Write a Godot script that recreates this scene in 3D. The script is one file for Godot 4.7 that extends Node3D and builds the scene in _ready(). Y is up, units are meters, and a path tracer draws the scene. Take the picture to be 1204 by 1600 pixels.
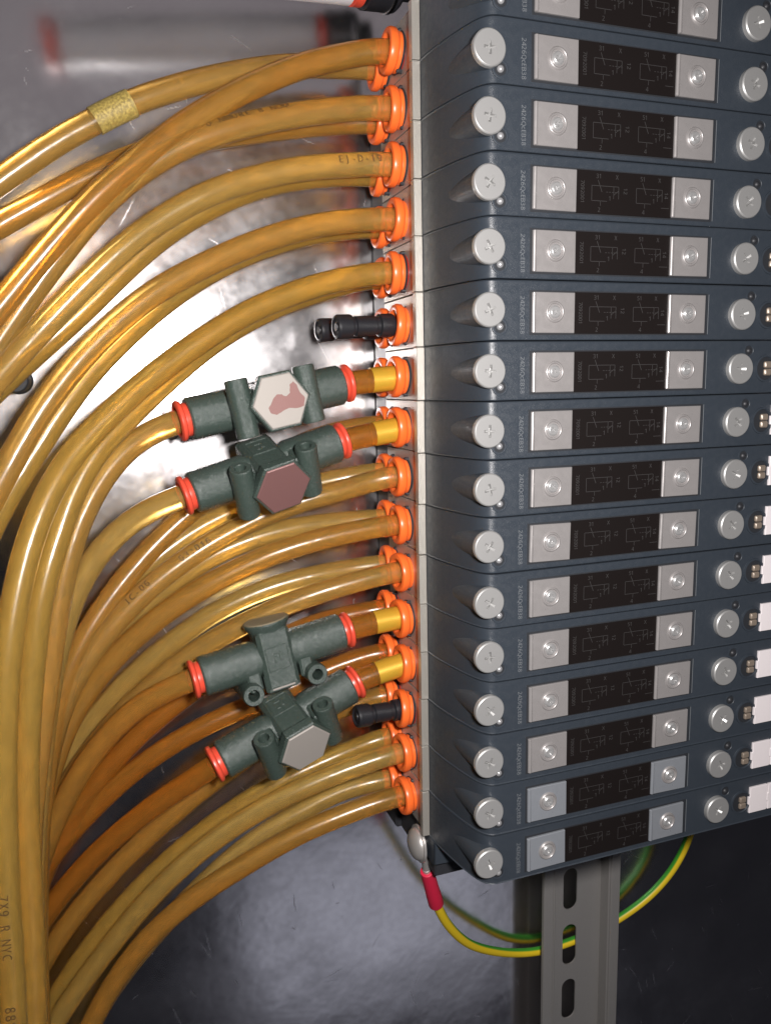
extends Node3D
# A bank of valve modules on a polished mounting panel, amber tubes plugged into its side, lit by a phone flash.
# Shapes are given in millimetres; mm() and the builders turn them into metres. x right, y up, z out of the panel.

const MM := 0.001
var rng := RandomNumberGenerator.new()
var M := {}
var font: SystemFont
var taken := {}

# ------------------------------------------------------------------ mesh helpers
class Soup:
	# Collects triangles (clockwise fronts) in millimetres and smooths normals across edges flatter than a limit.
	var p := PackedVector3Array()
	var col := PackedColorArray()
	var tint := Color.WHITE

	func tri(a: Vector3, b: Vector3, c: Vector3) -> void:   # given counter-clockwise from outside
		if (b - a).cross(c - a).length_squared() < 1e-14:
			return
		p.append_array([a, c, b])
		col.append_array([tint, tint, tint])

	func quad(a: Vector3, b: Vector3, c: Vector3, d: Vector3) -> void:
		tri(a, b, c)
		tri(a, c, d)

	func strip(r0: PackedVector3Array, r1: PackedVector3Array, closed := true) -> void:
		var n := r0.size()
		for i in (n if closed else n - 1):
			var j := (i + 1) % n
			quad(r0[i], r0[j], r1[j], r1[i])

	func rings(list: Array, cap0 := true, cap1 := true) -> void:
		for k in list.size() - 1:
			strip(list[k], list[k + 1])
		if cap0: fan(list[0], true)
		if cap1: fan(list[-1], false)

	func fan(r: PackedVector3Array, flip: bool) -> void:
		var c := Vector3.ZERO
		for q in r: c += q
		c /= r.size()
		for i in r.size():
			var j := (i + 1) % r.size()
			if flip: tri(c, r[j], r[i])
			else: tri(c, r[i], r[j])

	func poly(pts: PackedVector2Array, w: float, xf: Transform3D, flip: bool) -> void:
		var t := Geometry2D.triangulate_polygon(pts)
		for k in range(0, t.size(), 3):
			var a := pts[t[k]]
			var b := pts[t[k + 1]]
			var c := pts[t[k + 2]]
			if ((b - a).cross(c - a) < 0.0) != flip:
				var s := b
				b = c
				c = s
			tri(xf * Vector3(a.x, a.y, w), xf * Vector3(b.x, b.y, w), xf * Vector3(c.x, c.y, w))

	func lathe(prof: Array, n := 32, xf := Transform3D(), cap0 := true, cap1 := true) -> void:
		var list := []
		for q in prof:
			var r := PackedVector3Array()
			for i in n:
				var t := TAU * i / n
				r.append(xf * Vector3(q[0] * cos(t), q[0] * sin(t), q[1]))
			list.append(r)
		rings(list, cap0, cap1)

	func loft(pts: PackedVector2Array, steps: Array, xf := Transform3D(), caps := true) -> void:
		# pts counter-clockwise; steps are [inset, height]
		var n := pts.size()
		var off := PackedVector2Array()
		for i in n:
			var e0 := (pts[i] - pts[(i + n - 1) % n]).normalized()
			var e1 := (pts[(i + 1) % n] - pts[i]).normalized()
			var n0 := Vector2(-e0.y, e0.x)
			var n1 := Vector2(-e1.y, e1.x)
			var m := n0 + n1
			off.append(m / maxf(0.35, 1.0 + n0.dot(n1)))
		var list := []
		var flat := []
		for s in steps:
			var r := PackedVector3Array()
			var f := PackedVector2Array()
			for i in n:
				var q: Vector2 = pts[i] + off[i] * s[0]
				f.append(q)
				r.append(xf * Vector3(q.x, q.y, s[1]))
			list.append(r)
			flat.append(f)
		rings(list, false, false)
		if caps:
			poly(flat[0], steps[0][1], xf, true)
			poly(flat[-1], steps[-1][1], xf, false)

	func box(c: Vector3, s: Vector3, ch := 0.2, xf := Transform3D()) -> void:
		var h := s / 2.0
		ch = minf(ch, minf(h.x, minf(h.y, h.z)) * 0.9)
		var pts := PackedVector2Array([Vector2(-h.x + ch, -h.y), Vector2(h.x - ch, -h.y), Vector2(h.x, -h.y + ch), Vector2(h.x, h.y - ch), Vector2(h.x - ch, h.y), Vector2(-h.x + ch, h.y), Vector2(-h.x, h.y - ch), Vector2(-h.x, -h.y + ch)])
		loft(pts, [[ch, -h.z], [0.0, -h.z + ch], [0.0, h.z - ch], [ch, h.z]], xf * Transform3D(Basis(), c))

	func rod(a: Vector3, b: Vector3, prof: Array, n := 28) -> void:
		# lathe laid from a to b; profile heights are millimetres from a
		lathe(prof, n, Soup.along(a, b))

	static func along(a: Vector3, b: Vector3) -> Transform3D:
		var z := (b - a).normalized()
		var x := Vector3.UP.cross(z)
		if x.length() < 0.05: x = Vector3.RIGHT.cross(z)
		x = x.normalized()
		return Transform3D(Basis(x, z.cross(x), z), a)

	func mesh(limit := 38.0) -> ArrayMesh:
		var n := p.size()
		var fn := PackedVector3Array()
		fn.resize(n / 3)
		var at := {}
		for f in n / 3:
			fn[f] = (p[f * 3 + 2] - p[f * 3]).cross(p[f * 3 + 1] - p[f * 3])
			for k in 3:
				var key := Vector3i((p[f * 3 + k] * 500.0).round())
				if at.has(key): at[key].append(f)
				else: at[key] = [f]
		var nn := PackedVector3Array()
		nn.resize(n)
		var lim := cos(deg_to_rad(limit))
		for f in n / 3:
			var u := fn[f].normalized()
			for k in 3:
				var s := Vector3.ZERO
				for g in at[Vector3i((p[f * 3 + k] * 500.0).round())]:
					if fn[g].normalized().dot(u) > lim: s += fn[g]
				nn[f * 3 + k] = s.normalized() if s.length_squared() > 0.0 else u
		var q := PackedVector3Array()
		q.resize(n)
		for i in n: q[i] = p[i] * 0.001
		var a := []
		a.resize(Mesh.ARRAY_MAX)
		a[Mesh.ARRAY_VERTEX] = q
		a[Mesh.ARRAY_NORMAL] = nn
		a[Mesh.ARRAY_COLOR] = col
		var m := ArrayMesh.new()
		m.add_surface_from_arrays(Mesh.PRIMITIVE_TRIANGLES, a)
		return m

func smooth_path(pts: Array, step := 2.5) -> Array:
	# centripetal-like Catmull-Rom through [Vector3 mm], resampled about every step millimetres
	var out := []
	for i in pts.size() - 1:
		var p0: Vector3 = pts[maxi(i - 1, 0)]
		var p1: Vector3 = pts[i]
		var p2: Vector3 = pts[i + 1]
		var p3: Vector3 = pts[mini(i + 2, pts.size() - 1)]
		var k := maxi(2, int(p1.distance_to(p2) / step))
		for j in k:
			out.append(p1.cubic_interpolate(p2, p0, p3, float(j) / k))
	out.append(pts[-1])
	for turn in 6:   # relax, so that the hose bends evenly
		var o2 := out.duplicate()
		for i in range(1, out.size() - 1):
			o2[i] = out[i] * 0.5 + (out[i - 1] + out[i + 1]) * 0.25
		out = o2
	return out

func sweep(path: Array, r: float, n := 22, stripe := [], caps := true, bore := 0.0) -> ArrayMesh:
	var v := PackedVector3Array()
	var nn := PackedVector3Array()
	var c := PackedColorArray()
	var uv := PackedVector2Array()
	var ix := PackedInt32Array()
	var nrm := Vector3.UP
	var total := path.size()
	var run := 0.0
	for i in total:
		var t: Vector3 = (path[mini(i + 1, total - 1)] - path[maxi(i - 1, 0)]).normalized()
		nrm = (nrm - t * nrm.dot(t)).normalized()
		var b := t.cross(nrm)
		if i: run += path[i].distance_to(path[i - 1])
		for j in n + 1:
			var a := TAU * j / n
			var d := nrm * cos(a) + b * sin(a)
			v.append((path[i] + d * r) * MM)
			nn.append(d)
			uv.append(Vector2(float(j) / n, run / 40.0))
			c.append(stripe[0] if stripe.is_empty() == false and fposmod(a + stripe[2], TAU) < stripe[3] else (stripe[1] if stripe.size() else Color.WHITE))
	for i in total - 1:
		for j in n:
			var q := i * (n + 1) + j
			ix.append_array([q, q + n + 2, q + 1, q, q + n + 1, q + n + 2])
	if caps:
		for e in 2:
			var o := (total - 1) * (n + 1) if e else 0
			var t: Vector3 = (path[-1] - path[-2]).normalized() if e else (path[0] - path[1]).normalized()
			var s := v.size()
			v.append(path[-1 if e else 0] * MM)
			nn.append(t); uv.append(Vector2.ZERO); c.append(c[o])
			for j in n + 1:
				v.append(v[o + j]); nn.append(t); uv.append(Vector2.ZERO); c.append(c[o + j])
			for j in n:
				if e: ix.append_array([s, s + 2 + j, s + 1 + j])
				else: ix.append_array([s, s + 1 + j, s + 2 + j])
	var a2 := []
	a2.resize(Mesh.ARRAY_MAX)
	a2[Mesh.ARRAY_VERTEX] = v
	a2[Mesh.ARRAY_NORMAL] = nn
	a2[Mesh.ARRAY_COLOR] = c
	a2[Mesh.ARRAY_TEX_UV] = uv
	a2[Mesh.ARRAY_INDEX] = ix
	var m := ArrayMesh.new()
	m.add_surface_from_arrays(Mesh.PRIMITIVE_TRIANGLES, a2)
	return m

func write(st: SurfaceTool, text: String, height: float, xf: Transform3D, sans := true) -> void:
	# letters of a cap height in mm, centred on xf's origin, facing its +z
	var t := TextMesh.new()
	t.font = font
	t.text = text
	t.font_size = 24
	t.pixel_size = height / 17.0
	t.depth = 0.03
	t.curve_step = 3.0
	t.horizontal_alignment = HORIZONTAL_ALIGNMENT_CENTER
	t.vertical_alignment = VERTICAL_ALIGNMENT_CENTER
	st.append_from(t, 0, Transform3D(Basis.from_scale(Vector3.ONE * MM), Vector3.ZERO) * xf)

func bar(st: SurfaceTool, x0: float, y0: float, x1: float, y1: float, w: float, z: float) -> void:
	var d := Vector2(x1 - x0, y1 - y0)
	var b := BoxMesh.new()
	b.size = Vector3(d.length() + w, w, 0.03)
	st.append_from(b, 0, Transform3D(Basis.from_scale(Vector3.ONE * MM), Vector3.ZERO) * Transform3D(Basis(Vector3.BACK, d.angle()), Vector3((x0 + x1) / 2, (y0 + y1) / 2, z)))

# ------------------------------------------------------------------ naming helpers
func numbered(called: String) -> String:
	var k: int = taken.get(called, 0)
	taken[called] = k + 1
	return called if k == 0 else "%s_%03d" % [called, k]

func tag(o: Node3D, label: String, category: String, group := "") -> void:
	o.set_meta("label", label)
	o.set_meta("category", category)
	if group: o.set_meta("group", group)

func thing(called: String, at_mm: Vector3, label: String, category: String, group := "") -> Node3D:
	var o := Node3D.new()
	o.name = numbered(called)
	add_child(o)
	o.position = at_mm * MM
	tag(o, label, category, group)
	return o

func part(called: String, mesh: Mesh, mat: Material, parent: Node, at_mm := Vector3.ZERO, turn := Basis()) -> MeshInstance3D:
	var o := MeshInstance3D.new()
	o.name = numbered(called) if parent == self else called
	o.mesh = mesh
	o.material_override = mat
	o.transform = Transform3D(turn, at_mm * MM)
	parent.add_child(o, true)
	return o

func struct(called: String, mesh: Mesh, mat: Material, at_mm := Vector3.ZERO) -> MeshInstance3D:
	var o := part(called, mesh, mat, self, at_mm)
	o.set_meta("kind", "structure")
	return o

# ------------------------------------------------------------------ materials
func noise_tex(freq: float, seed_: int, normal := 0.0, octaves := 3, lo := 0.0, hi := 1.0, size := 512) -> NoiseTexture2D:
	var f := FastNoiseLite.new()
	f.noise_type = FastNoiseLite.TYPE_SIMPLEX_SMOOTH
	f.frequency = freq
	f.seed = seed_
	f.fractal_octaves = octaves
	var t := NoiseTexture2D.new()
	t.width = size; t.height = size
	t.seamless = true
	t.noise = f
	if normal > 0.0:
		t.as_normal_map = true
		t.bump_strength = normal
	else:
		var g := Gradient.new()
		g.set_color(0, Color(lo, lo, lo)); g.set_color(1, Color(hi, hi, hi))
		t.color_ramp = g
	return t

func mat(lin: Color, rough: float, metal := 0.0, spec := 0.5) -> StandardMaterial3D:
	var m := StandardMaterial3D.new()
	m.albedo_color = lin.linear_to_srgb()
	m.roughness = rough
	m.metallic = metal
	m.metallic_specular = spec
	return m

func tri(m: StandardMaterial3D, scale: float) -> StandardMaterial3D:
	m.uv1_triplanar = true
	m.uv1_scale = Vector3.ONE * scale
	return m

func grain(m: StandardMaterial3D, tex: Texture2D, strength: float, scale: float) -> StandardMaterial3D:
	m.normal_enabled = true
	m.normal_texture = tex
	m.normal_scale = strength
	return tri(m, scale)

func scratched() -> ImageTexture:
	# roughness of the panel: fine rolled grain, smudges and long scratches
	var n := 1024
	var f := FastNoiseLite.new()
	f.seed = 5; f.frequency = 0.008; f.fractal_octaves = 5
	var g := FastNoiseLite.new()
	g.seed = 9; g.frequency = 0.09; g.fractal_octaves = 2
	var a0 := f.get_seamless_image(n, n)
	var a1 := g.get_seamless_image(n, n)
	var im := Image.create(n, n, false, Image.FORMAT_L8)
	for y in n:
		for x in n:
			var s := 0.36 + 0.26 * a0.get_pixel(x, y).r + 0.10 * a1.get_pixel(x, y).r
			im.set_pixel(x, y, Color(s, s, s))
	for k in 420:
		var a := rng.randf() * TAU if rng.randf() < 0.6 else rng.randfn(1.2, 0.2)
		var q := Vector2(rng.randf() * n, rng.randf() * n)
		var l := rng.randf_range(4.0, 34.0)
		var up := rng.randf_range(0.12, 0.4)
		var bend := rng.randfn(0.0, 0.004)
		for i in int(l):
			q += Vector2(cos(a), sin(a))
			a += bend
			var xi := posmod(int(q.x), n)
			var yi := posmod(int(q.y), n)
			var s := im.get_pixel(xi, yi).r + up * sin(PI * i / l)
			im.set_pixel(xi, yi, Color(s, s, s))
	return ImageTexture.create_from_image(im)

func make_materials() -> void:
	var fine := noise_tex(0.12, 3, 6.0, 2)
	var coarse := noise_tex(0.03, 4, 5.0, 4)
	var smudge := noise_tex(0.012, 8, 0.0, 5, 0.55, 1.0)
	var wear := noise_tex(0.02, 12, 0.0, 5, 0.72, 1.0)
	M.body = grain(mat(Color(0.029, 0.0365, 0.047), 0.48, 0.0, 0.5), fine, 0.3, 60.0)
	M.body.roughness_texture = smudge
	M.boss = grain(mat(Color(0.031, 0.039, 0.049), 0.55, 0.0, 0.45), fine, 0.3, 60.0)
	M.boss.roughness_texture = smudge
	M.seam = mat(Color(0.012, 0.014, 0.018), 0.7)
	M.print = mat(Color(0.115, 0.125, 0.135), 0.7)
	M.label = mat(Color(0.0085, 0.0065, 0.0062), 0.45, 0.0, 0.3)
	M.label_print = mat(Color(0.027, 0.025, 0.025), 0.7)
	M.plate = tri(mat(Color(0.37, 0.352, 0.348), 0.42, 0.5), 40.0)
	M.plate.roughness_texture = smudge
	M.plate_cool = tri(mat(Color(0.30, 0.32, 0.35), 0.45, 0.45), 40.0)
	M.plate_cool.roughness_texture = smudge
	M.screw = grain(mat(Color(0.40, 0.40, 0.395), 0.42, 0.55), fine, 0.06, 90.0)
	M.screw_small = mat(Color(0.5, 0.5, 0.5), 0.3, 0.6)
	M.pin = mat(Color(0.42, 0.42, 0.43), 0.25, 0.5)
	M.side = grain(mat(Color(0.46, 0.435, 0.39), 0.42, 0.6), coarse, 0.8, 130.0)
	M.side.roughness_texture = wear
	M.brass = mat(Color(0.24, 0.195, 0.155), 0.42, 0.3)
	M.black = grain(mat(Color(0.014, 0.014, 0.017), 0.38), fine, 0.1, 60.0)
	M.base = grain(mat(Color(0.022, 0.023, 0.027), 0.5), fine, 0.2, 60.0)
	M.orange = mat(Color(0.95, 0.165, 0.03), 0.32)
	M.orange.backlight_enabled = true
	M.orange.backlight = Color(0.5, 0.16, 0.05)
	M.red = mat(Color(0.62, 0.065, 0.035), 0.34)
	M.red_body = mat(Color(0.30, 0.02, 0.015), 0.25)
	M.green = grain(mat(Color(0.042, 0.060, 0.051), 0.36, 0.0, 0.6), fine, 0.8, 70.0)
	M.green.roughness_texture = smudge
	M.hex = grain(mat(Color(0.31, 0.285, 0.26), 0.6, 0.25), fine, 0.15, 50.0)
	M.hex_dull = grain(mat(Color(0.19, 0.095, 0.09), 0.42, 0.3), fine, 0.25, 50.0)
	M.hex_tan = grain(mat(Color(0.20, 0.17, 0.11), 0.6), fine, 0.25, 50.0)
	M.white = mat(Color(0.72, 0.67, 0.68), 0.5)
	M.pipe = mat(Color(0.55, 0.55, 0.57), 0.45)
	M.chrome = mat(Color(0.75, 0.75, 0.76), 0.18, 1.0)
	M.zinc = grain(mat(Color(0.30, 0.29, 0.28), 0.5, 0.4), coarse, 0.15, 40.0)
	M.zinc.roughness_texture = wear
	M.lug = mat(Color(0.50, 0.48, 0.46), 0.35, 0.6)
	M.crimp = mat(Color(0.62, 0.02, 0.06), 0.4)
	M.wire = mat(Color.WHITE, 0.42)
	M.wire.vertex_color_use_as_albedo = true
	M.gold = mat(Color(0.62, 0.36, 0.035), 0.36, 0.35)
	M.sleeve = grain(mat(Color(0.60, 0.44, 0.11), 0.6), coarse, 0.6, 60.0)
	M.sleeve.albedo_texture = noise_tex(0.03, 31, 0.0, 5, 0.5, 1.0)
	M.tube = []
	var streak := noise_tex(0.02, 41, 0.0, 5, 0.86, 1.0)
	var haze := noise_tex(0.03, 42, 0.0, 4, 0.7, 1.35)
	var wave := noise_tex(0.012, 43, 4.0, 3)
	for k in 5:
		var base: Color = [Color(0.84, 0.52, 0.135), Color(0.82, 0.46, 0.10), Color(0.87, 0.59, 0.17), Color(0.77, 0.33, 0.05), Color(0.86, 0.56, 0.13)][k]
		var m := mat(base, 0.2)
		m.clearcoat_enabled = true
		m.clearcoat = 0.45
		m.clearcoat_roughness = 0.28
		var cc := m.albedo_color
		cc.a = 0.2
		m.albedo_color = cc
		m.refraction_enabled = true
		m.refraction_scale = 0.025
		m.albedo_texture = streak
		m.roughness_texture = haze
		m.normal_enabled = true
		m.normal_texture = wave
		m.normal_scale = 0.35
		m.uv1_scale = Vector3(1, 0.5, 1)
		M.tube.append(m)
	M.ink = mat(Color(0.06, 0.03, 0.012), 0.6)
	M.panel = mat(Color(0.64, 0.625, 0.635), 0.37, 1.0)
	M.panel.roughness_texture = scratched()
	grain(M.panel, noise_tex(0.03, 61, 5.0, 4), 0.018, 2.6)

# ------------------------------------------------------------------ small shapes
func cross_head(R: float, thick: float, arm: float, half: float, deep: float, dome := 0.0, chamfer := 0.35) -> ArrayMesh:
	# a screw head whose top carries a cross recess; the axis is z, the underside at z = 0
	var s := Soup.new()
	s.lathe([[R, 0.0], [R, thick - chamfer], [R - chamfer * 0.5, thick - chamfer * 0.3], [R - chamfer, thick]], 44, Transform3D(), true, false)
	var rt := R - chamfer
	for q in 4:
		var tb := Basis(Vector3.BACK, q * PI / 2)
		var xf := Transform3D(tb, Vector3.ZERO)
		var pts := PackedVector2Array([Vector2(arm, 0), Vector2(rt, 0)])
		for i in range(1, 11):
			pts.append(Vector2(cos(PI / 2 * i / 11.0), sin(PI / 2 * i / 11.0)) * rt)
		pts.append_array([Vector2(0, rt), Vector2(0, arm), Vector2(half, arm), Vector2(half, half), Vector2(arm, half)])
		s.poly(pts, thick, xf, false)
		var lip := [Vector2(arm, 0), Vector2(arm, half), Vector2(half, half), Vector2(half, arm), Vector2(0, arm)]
		var low := [Vector2(arm * 0.5, 0), Vector2(arm * 0.5, half * 0.7), Vector2(half * 0.7, half * 0.7), Vector2(half * 0.7, arm * 0.5), Vector2(0, arm * 0.5)]
		for i in 4:
			var a: Vector2 = lip[i]; var b: Vector2 = lip[i + 1]; var c: Vector2 = low[i + 1]; var d: Vector2 = low[i]
			s.quad(xf * Vector3(a.x, a.y, thick), xf * Vector3(b.x, b.y, thick), xf * Vector3(c.x, c.y, thick - deep), xf * Vector3(d.x, d.y, thick - deep))
		var floor_ := PackedVector2Array([Vector2(0, 0)])
		for d in low: floor_.append(d)
		s.poly(floor_, thick - deep, xf, false)
	return s.mesh(30.0)

# ------------------------------------------------------------------ valve modules
func body_outline() -> PackedVector2Array:
	# across the row: x to the right, second number is depth behind the face (positive = into the panel)
	var q := [[-5.7, 31.0], [-5.55, 27.0], [-5.1, 22.0], [-4.3, 17.0], [-3.5, 12.5], [-2.75, 9.0], [-2.0, 6.0], [-1.35, 4.0], [-0.6, 2.4], [0.4, 1.1], [1.5, 0.35], [3.0, 0.0], [124.0, 0.0], [124.0, 31.0]]
	var o := PackedVector2Array()
	for i in q: o.append(Vector2(i[0], -i[1]))
	return o

func make_fitting(depth: float, X: float, t: Node3D) -> void:
	# a push-in fitting on the side plate: dark clip ring, orange release collar
	var c := Vector3(X, -0.6, -depth)
	var a := Basis(Vector3(0, 0, 1), Vector3(0, 1, 0), Vector3(-1, 0, 0))   # z of the lathe points to -x
	var xf := Transform3D(a, c)
	var s := Soup.new()
	s.lathe([[5.6, -3.4], [5.6, -1.7], [4.9, -1.5]], 32, xf)
	var f := part("push_in_fitting", s.mesh(), M.red_body, t)
	s = Soup.new()
	s.lathe([[4.8, -2.0], [5.5, -1.6], [5.7, -0.6], [5.6, 0.1], [6.1, 0.5], [6.5, 1.0], [6.55, 2.3], [6.2, 3.0], [5.5, 3.3], [4.7, 3.1], [4.2, 2.4], [3.8, 1.6], [3.8, -1.5]], 40, xf, false, false)
	# the collar is a little taller than wide
	var m := part("collar", s.mesh(), M.orange, f)
	m.transform = Transform3D(Basis(), Vector3.ZERO)
	s = Soup.new()
	for k in 2:
		s.box(Vector3(0, (5.7 if k == 0 else -5.6), 0), Vector3(2.2, 1.2, 1.5), 0.4, Transform3D(Basis(), c + Vector3(1.4, 0, 1.6)))
	s.lathe([[5.75, -1.55], [6.0, -1.2], [5.75, -0.85]], 32, xf, false, false)
	part("clip_ring", s.mesh(), M.base, f)

func make_module() -> Node3D:
	var t := thing("valve_module", Vector3.ZERO, "", "valve module", "valve modules stacked side by side in the manifold")
	var flat := Basis(Vector3(1, 0, 0), Vector3(0, 0, 1), Vector3(0, -1, 0))   # loft plane (x, depth) laid flat, height along -y
	var s := Soup.new()
	s.loft(body_outline(), [[0.28, -7.86], [0.0, -7.6], [0.0, 7.6], [0.28, 7.86]], Transform3D(flat, Vector3.ZERO))
	var body := part("body", s.mesh(32.0), M.body, t)
	# the boss under the left screw
	s = Soup.new()
	s.lathe([[4.9, -26.0], [4.65, -14.0], [4.5, -1.2], [4.3, -0.05]], 36, Transform3D(Basis(), Vector3(0.65, 0, 0)))
	part("screw_boss", s.mesh(), M.boss, body)
	# recess rims, groove and moulded lines on the face
	for q in [[[[2.35, -0.2], [2.35, 0.12], [2.1, 0.2], [1.75, 0.15], [1.6, -0.3]], Vector3(3.6, -4.3, 0), 1.62],
			[[[1.9, -0.2], [1.9, 0.1], [1.7, 0.16], [1.5, 0.1], [1.4, -0.3]], Vector3(87.9, 4.9, 0), 1.42],
			[[[4.2, -0.2], [4.1, 0.35], [3.6, 0.42], [3.3, -0.2]], Vector3(94.6, -0.5, 0), 3.4]]:
		s = Soup.new()
		s.lathe(q[0], 28, Transform3D(), false, false)
		var rim := part("raised_rim", s.mesh(60.0), M.body, body, q[1])
		s = Soup.new()
		s.lathe([[q[2], 0.0], [q[2] - 0.02, 0.02]], 24)
		part("dark_recess", s.mesh(), M.seam, body, q[1])
	s = Soup.new()
	s.box(Vector3(71.75, -0.55, 0), Vector3(0.35, 11.6, 0.05), 0.01)
	part("groove", s.mesh(), M.seam, body)
	s = Soup.new()
	s.box(Vector3(42.0, -0.55, 0), Vector3(59.0, 11.9, 0.05), 0.01)
	part("dark_recess", s.mesh(), M.seam, body)
	s = Soup.new()
	s.box(Vector3(72.1, -0.55, 0.03), Vector3(0.18, 11.4, 0.1), 0.03)
	part("recess_edge", s.mesh(), M.print, body)
	var st := SurfaceTool.new()
	st.begin(Mesh.PRIMITIVE_TRIANGLES)
	write(st, "2426QcEB38", 1.25, Transform3D(Basis(Vector3.BACK, -PI / 2), Vector3(10.35, -1.2, 0.012)))
	part("body_print", st.commit(), M.print, body)
	# screws
	var head := cross_head(4.55, 1.6, 1.75, 0.36, 1.0)
	part("screw", head, M.screw, t, Vector3(0, 0, -0.05))
	part("screw", head, M.screw, t, Vector3(84.0, -0.5, 0.0))
	s = Soup.new()
	s.lathe([[0.95, 0.0], [0.93, 0.3], [0.75, 0.62], [0.4, 0.84], [0.08, 0.92]], 18)
	var ball := s.mesh(60.0)
	part("pin", ball, M.pin, t, Vector3(3.6, -4.3, -0.05))
	part("pin", ball, M.base, t, Vector3(87.9, 4.9, -0.35))
	# two spring-steel clip plates with their screws
	s = Soup.new()
	s.loft(PackedVector2Array([Vector2(-6.4, -5.4), Vector2(6.35, -5.4), Vector2(6.45, -5.3), Vector2(6.45, 5.3), Vector2(6.35, 5.4), Vector2(-6.4, 5.4)]), [[0.0, 0.05], [0.0, 0.62], [0.15, 0.75]])
	s.rod(Vector3(-6.15, -5.35, 0.42), Vector3(-6.15, 5.35, 0.42), [[0.45, 0.0], [0.62, 0.15], [0.62, 10.55], [0.45, 10.7]], 16)
	var plate := s.mesh(32.0)
	s = Soup.new()
	s.lathe([[3.0, 0.7], [2.75, 1.15], [2.5, 1.3], [2.25, 1.2], [2.1, 0.77]], 32, Transform3D(), false, false)
	s.lathe([[2.1, 0.765], [0.05, 0.77]], 32, Transform3D(), false, true)
	var cup := s.mesh(60.0)
	var small := cross_head(1.75, 0.85, 0.85, 0.2, 0.5, 0.0, 0.45)
	for k in 2:
		var pl := part("clip_plate", plate, M.plate, t, Vector3(19.75 if k == 0 else 64.05, -0.55, 0))
		part("screw_cup", cup, M.plate, pl, Vector3(0.1, 0.2, 0))
		part("clip_screw", small, M.screw_small, pl, Vector3(0.1, 0.2, 0.6))
	# the dark label between them
	s = Soup.new()
	s.box(Vector3(41.9, -0.55, 0.16), Vector3(30.9, 11.2, 0.3), 0.06)
	var lab := part("label_panel", s.mesh(), M.label, t)
	st = SurfaceTool.new()
	st.begin(Mesh.PRIMITIVE_TRIANGLES)
	var z := 0.322
	write(st, "7092001", 1.1, Transform3D(Basis(Vector3.BACK, -PI / 2), Vector3(28.3, -0.6, z)))
	for w in [["31", 33.4, 3.7], ["X", 39.2, 3.7], ["51", 47.6, 3.7], ["X", 53.2, 3.7], ["2", 33.6, -5.0], ["4", 48.0, -5.0], ["1", 37.0, -1.9], ["1", 51.4, -1.9]]:
		write(st, w[0], 1.15, Transform3D(Basis(), Vector3(w[1], w[2], z)))
	write(st, "12", 1.15, Transform3D(Basis(Vector3.BACK, -PI / 2), Vector3(42.0, 0.2, z)))
	write(st, "14", 1.15, Transform3D(Basis(Vector3.BACK, -PI / 2), Vector3(55.6, -0.2, z)))
	for o in [0.0, 14.4]:
		bar(st, 31.2 + o, -2.7, 31.2 + o, 1.2, 0.13, z)
		bar(st, 31.2 + o, 1.2, 39.8 + o, 1.2, 0.13, z)
		bar(st, 31.2 + o, -2.7, 36.0 + o, -2.7, 0.13, z)
		bar(st, 33.2 + o, 2.6, 34.4 + o, -0.3, 0.15, z)
		bar(st, 34.0 + o, -2.7, 34.0 + o, -3.9, 0.13, z)
		for k in 5:
			bar(st, 35.9 + o + k * 0.9, -0.3, 36.3 + o + k * 0.9, -0.3, 0.12, z)
		bar(st, 38.2 + o, -1.9, 38.2 + o, 1.2, 0.13, z)
		bar(st, 39.8 + o, -1.9, 39.8 + o, 1.2, 0.13, z)
		bar(st, 38.2 + o, -1.0, 39.8 + o, 0.2, 0.12, z)
	bar(st, 54.0, -3.6, 56.6, -3.6, 0.13, z)
	part("lettering", st.commit(), M.label_print, lab)
	# manual override button and marker tag at the right
	s = Soup.new()
	s.box(Vector3(0, 0, 0.5), Vector3(2.7, 2.0, 1.2), 0.35)
	var half_button := s.mesh()
	part("override_button", half_button, M.brass, t, Vector3(94.9, 0.62, 0))
	part("override_button", half_button, M.brass, t, Vector3(94.9, -1.62, 0))
	s = Soup.new()
	s.loft(PackedVector2Array([Vector2(-3.6, -4.6), Vector2(3.6, -4.6), Vector2(3.6, 4.6), Vector2(-3.6, 4.6), Vector2(-3.6, 1.4), Vector2(-4.1, 1.2), Vector2(-4.1, -1.4), Vector2(-3.6, -1.6)]), [[0.0, 0.0], [0.0, 0.6], [0.12, 0.75]])
	var marker := s.mesh()
	part("marker_tag", marker, M.white, t, Vector3(101.6, -0.3, 0))
	part("marker_tag", marker, M.white, t, Vector3(109.4, -0.3, 0))
	# the metal side plate segment and its edge strip, with two fittings
	s = Soup.new()
	s.box(Vector3(-6.95, 0, -32.2), Vector3(2.46, 15.78, 2.4), 0.12)
	s.box(Vector3(-5.4, 0, -48.8), Vector3(2.0, 15.7, 30.6), 0.1)
	part("side_plate", s.mesh(), M.side, t)
	make_fitting(46.0, -7.6, t)
	make_fitting(59.0, -7.6, t)
	return t

const ORD := ["topmost", "second", "third", "fourth", "fifth", "sixth", "seventh", "eighth", "ninth", "tenth", "eleventh", "twelfth", "thirteenth", "fourteenth", "fifteenth", "lowest"]

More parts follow.
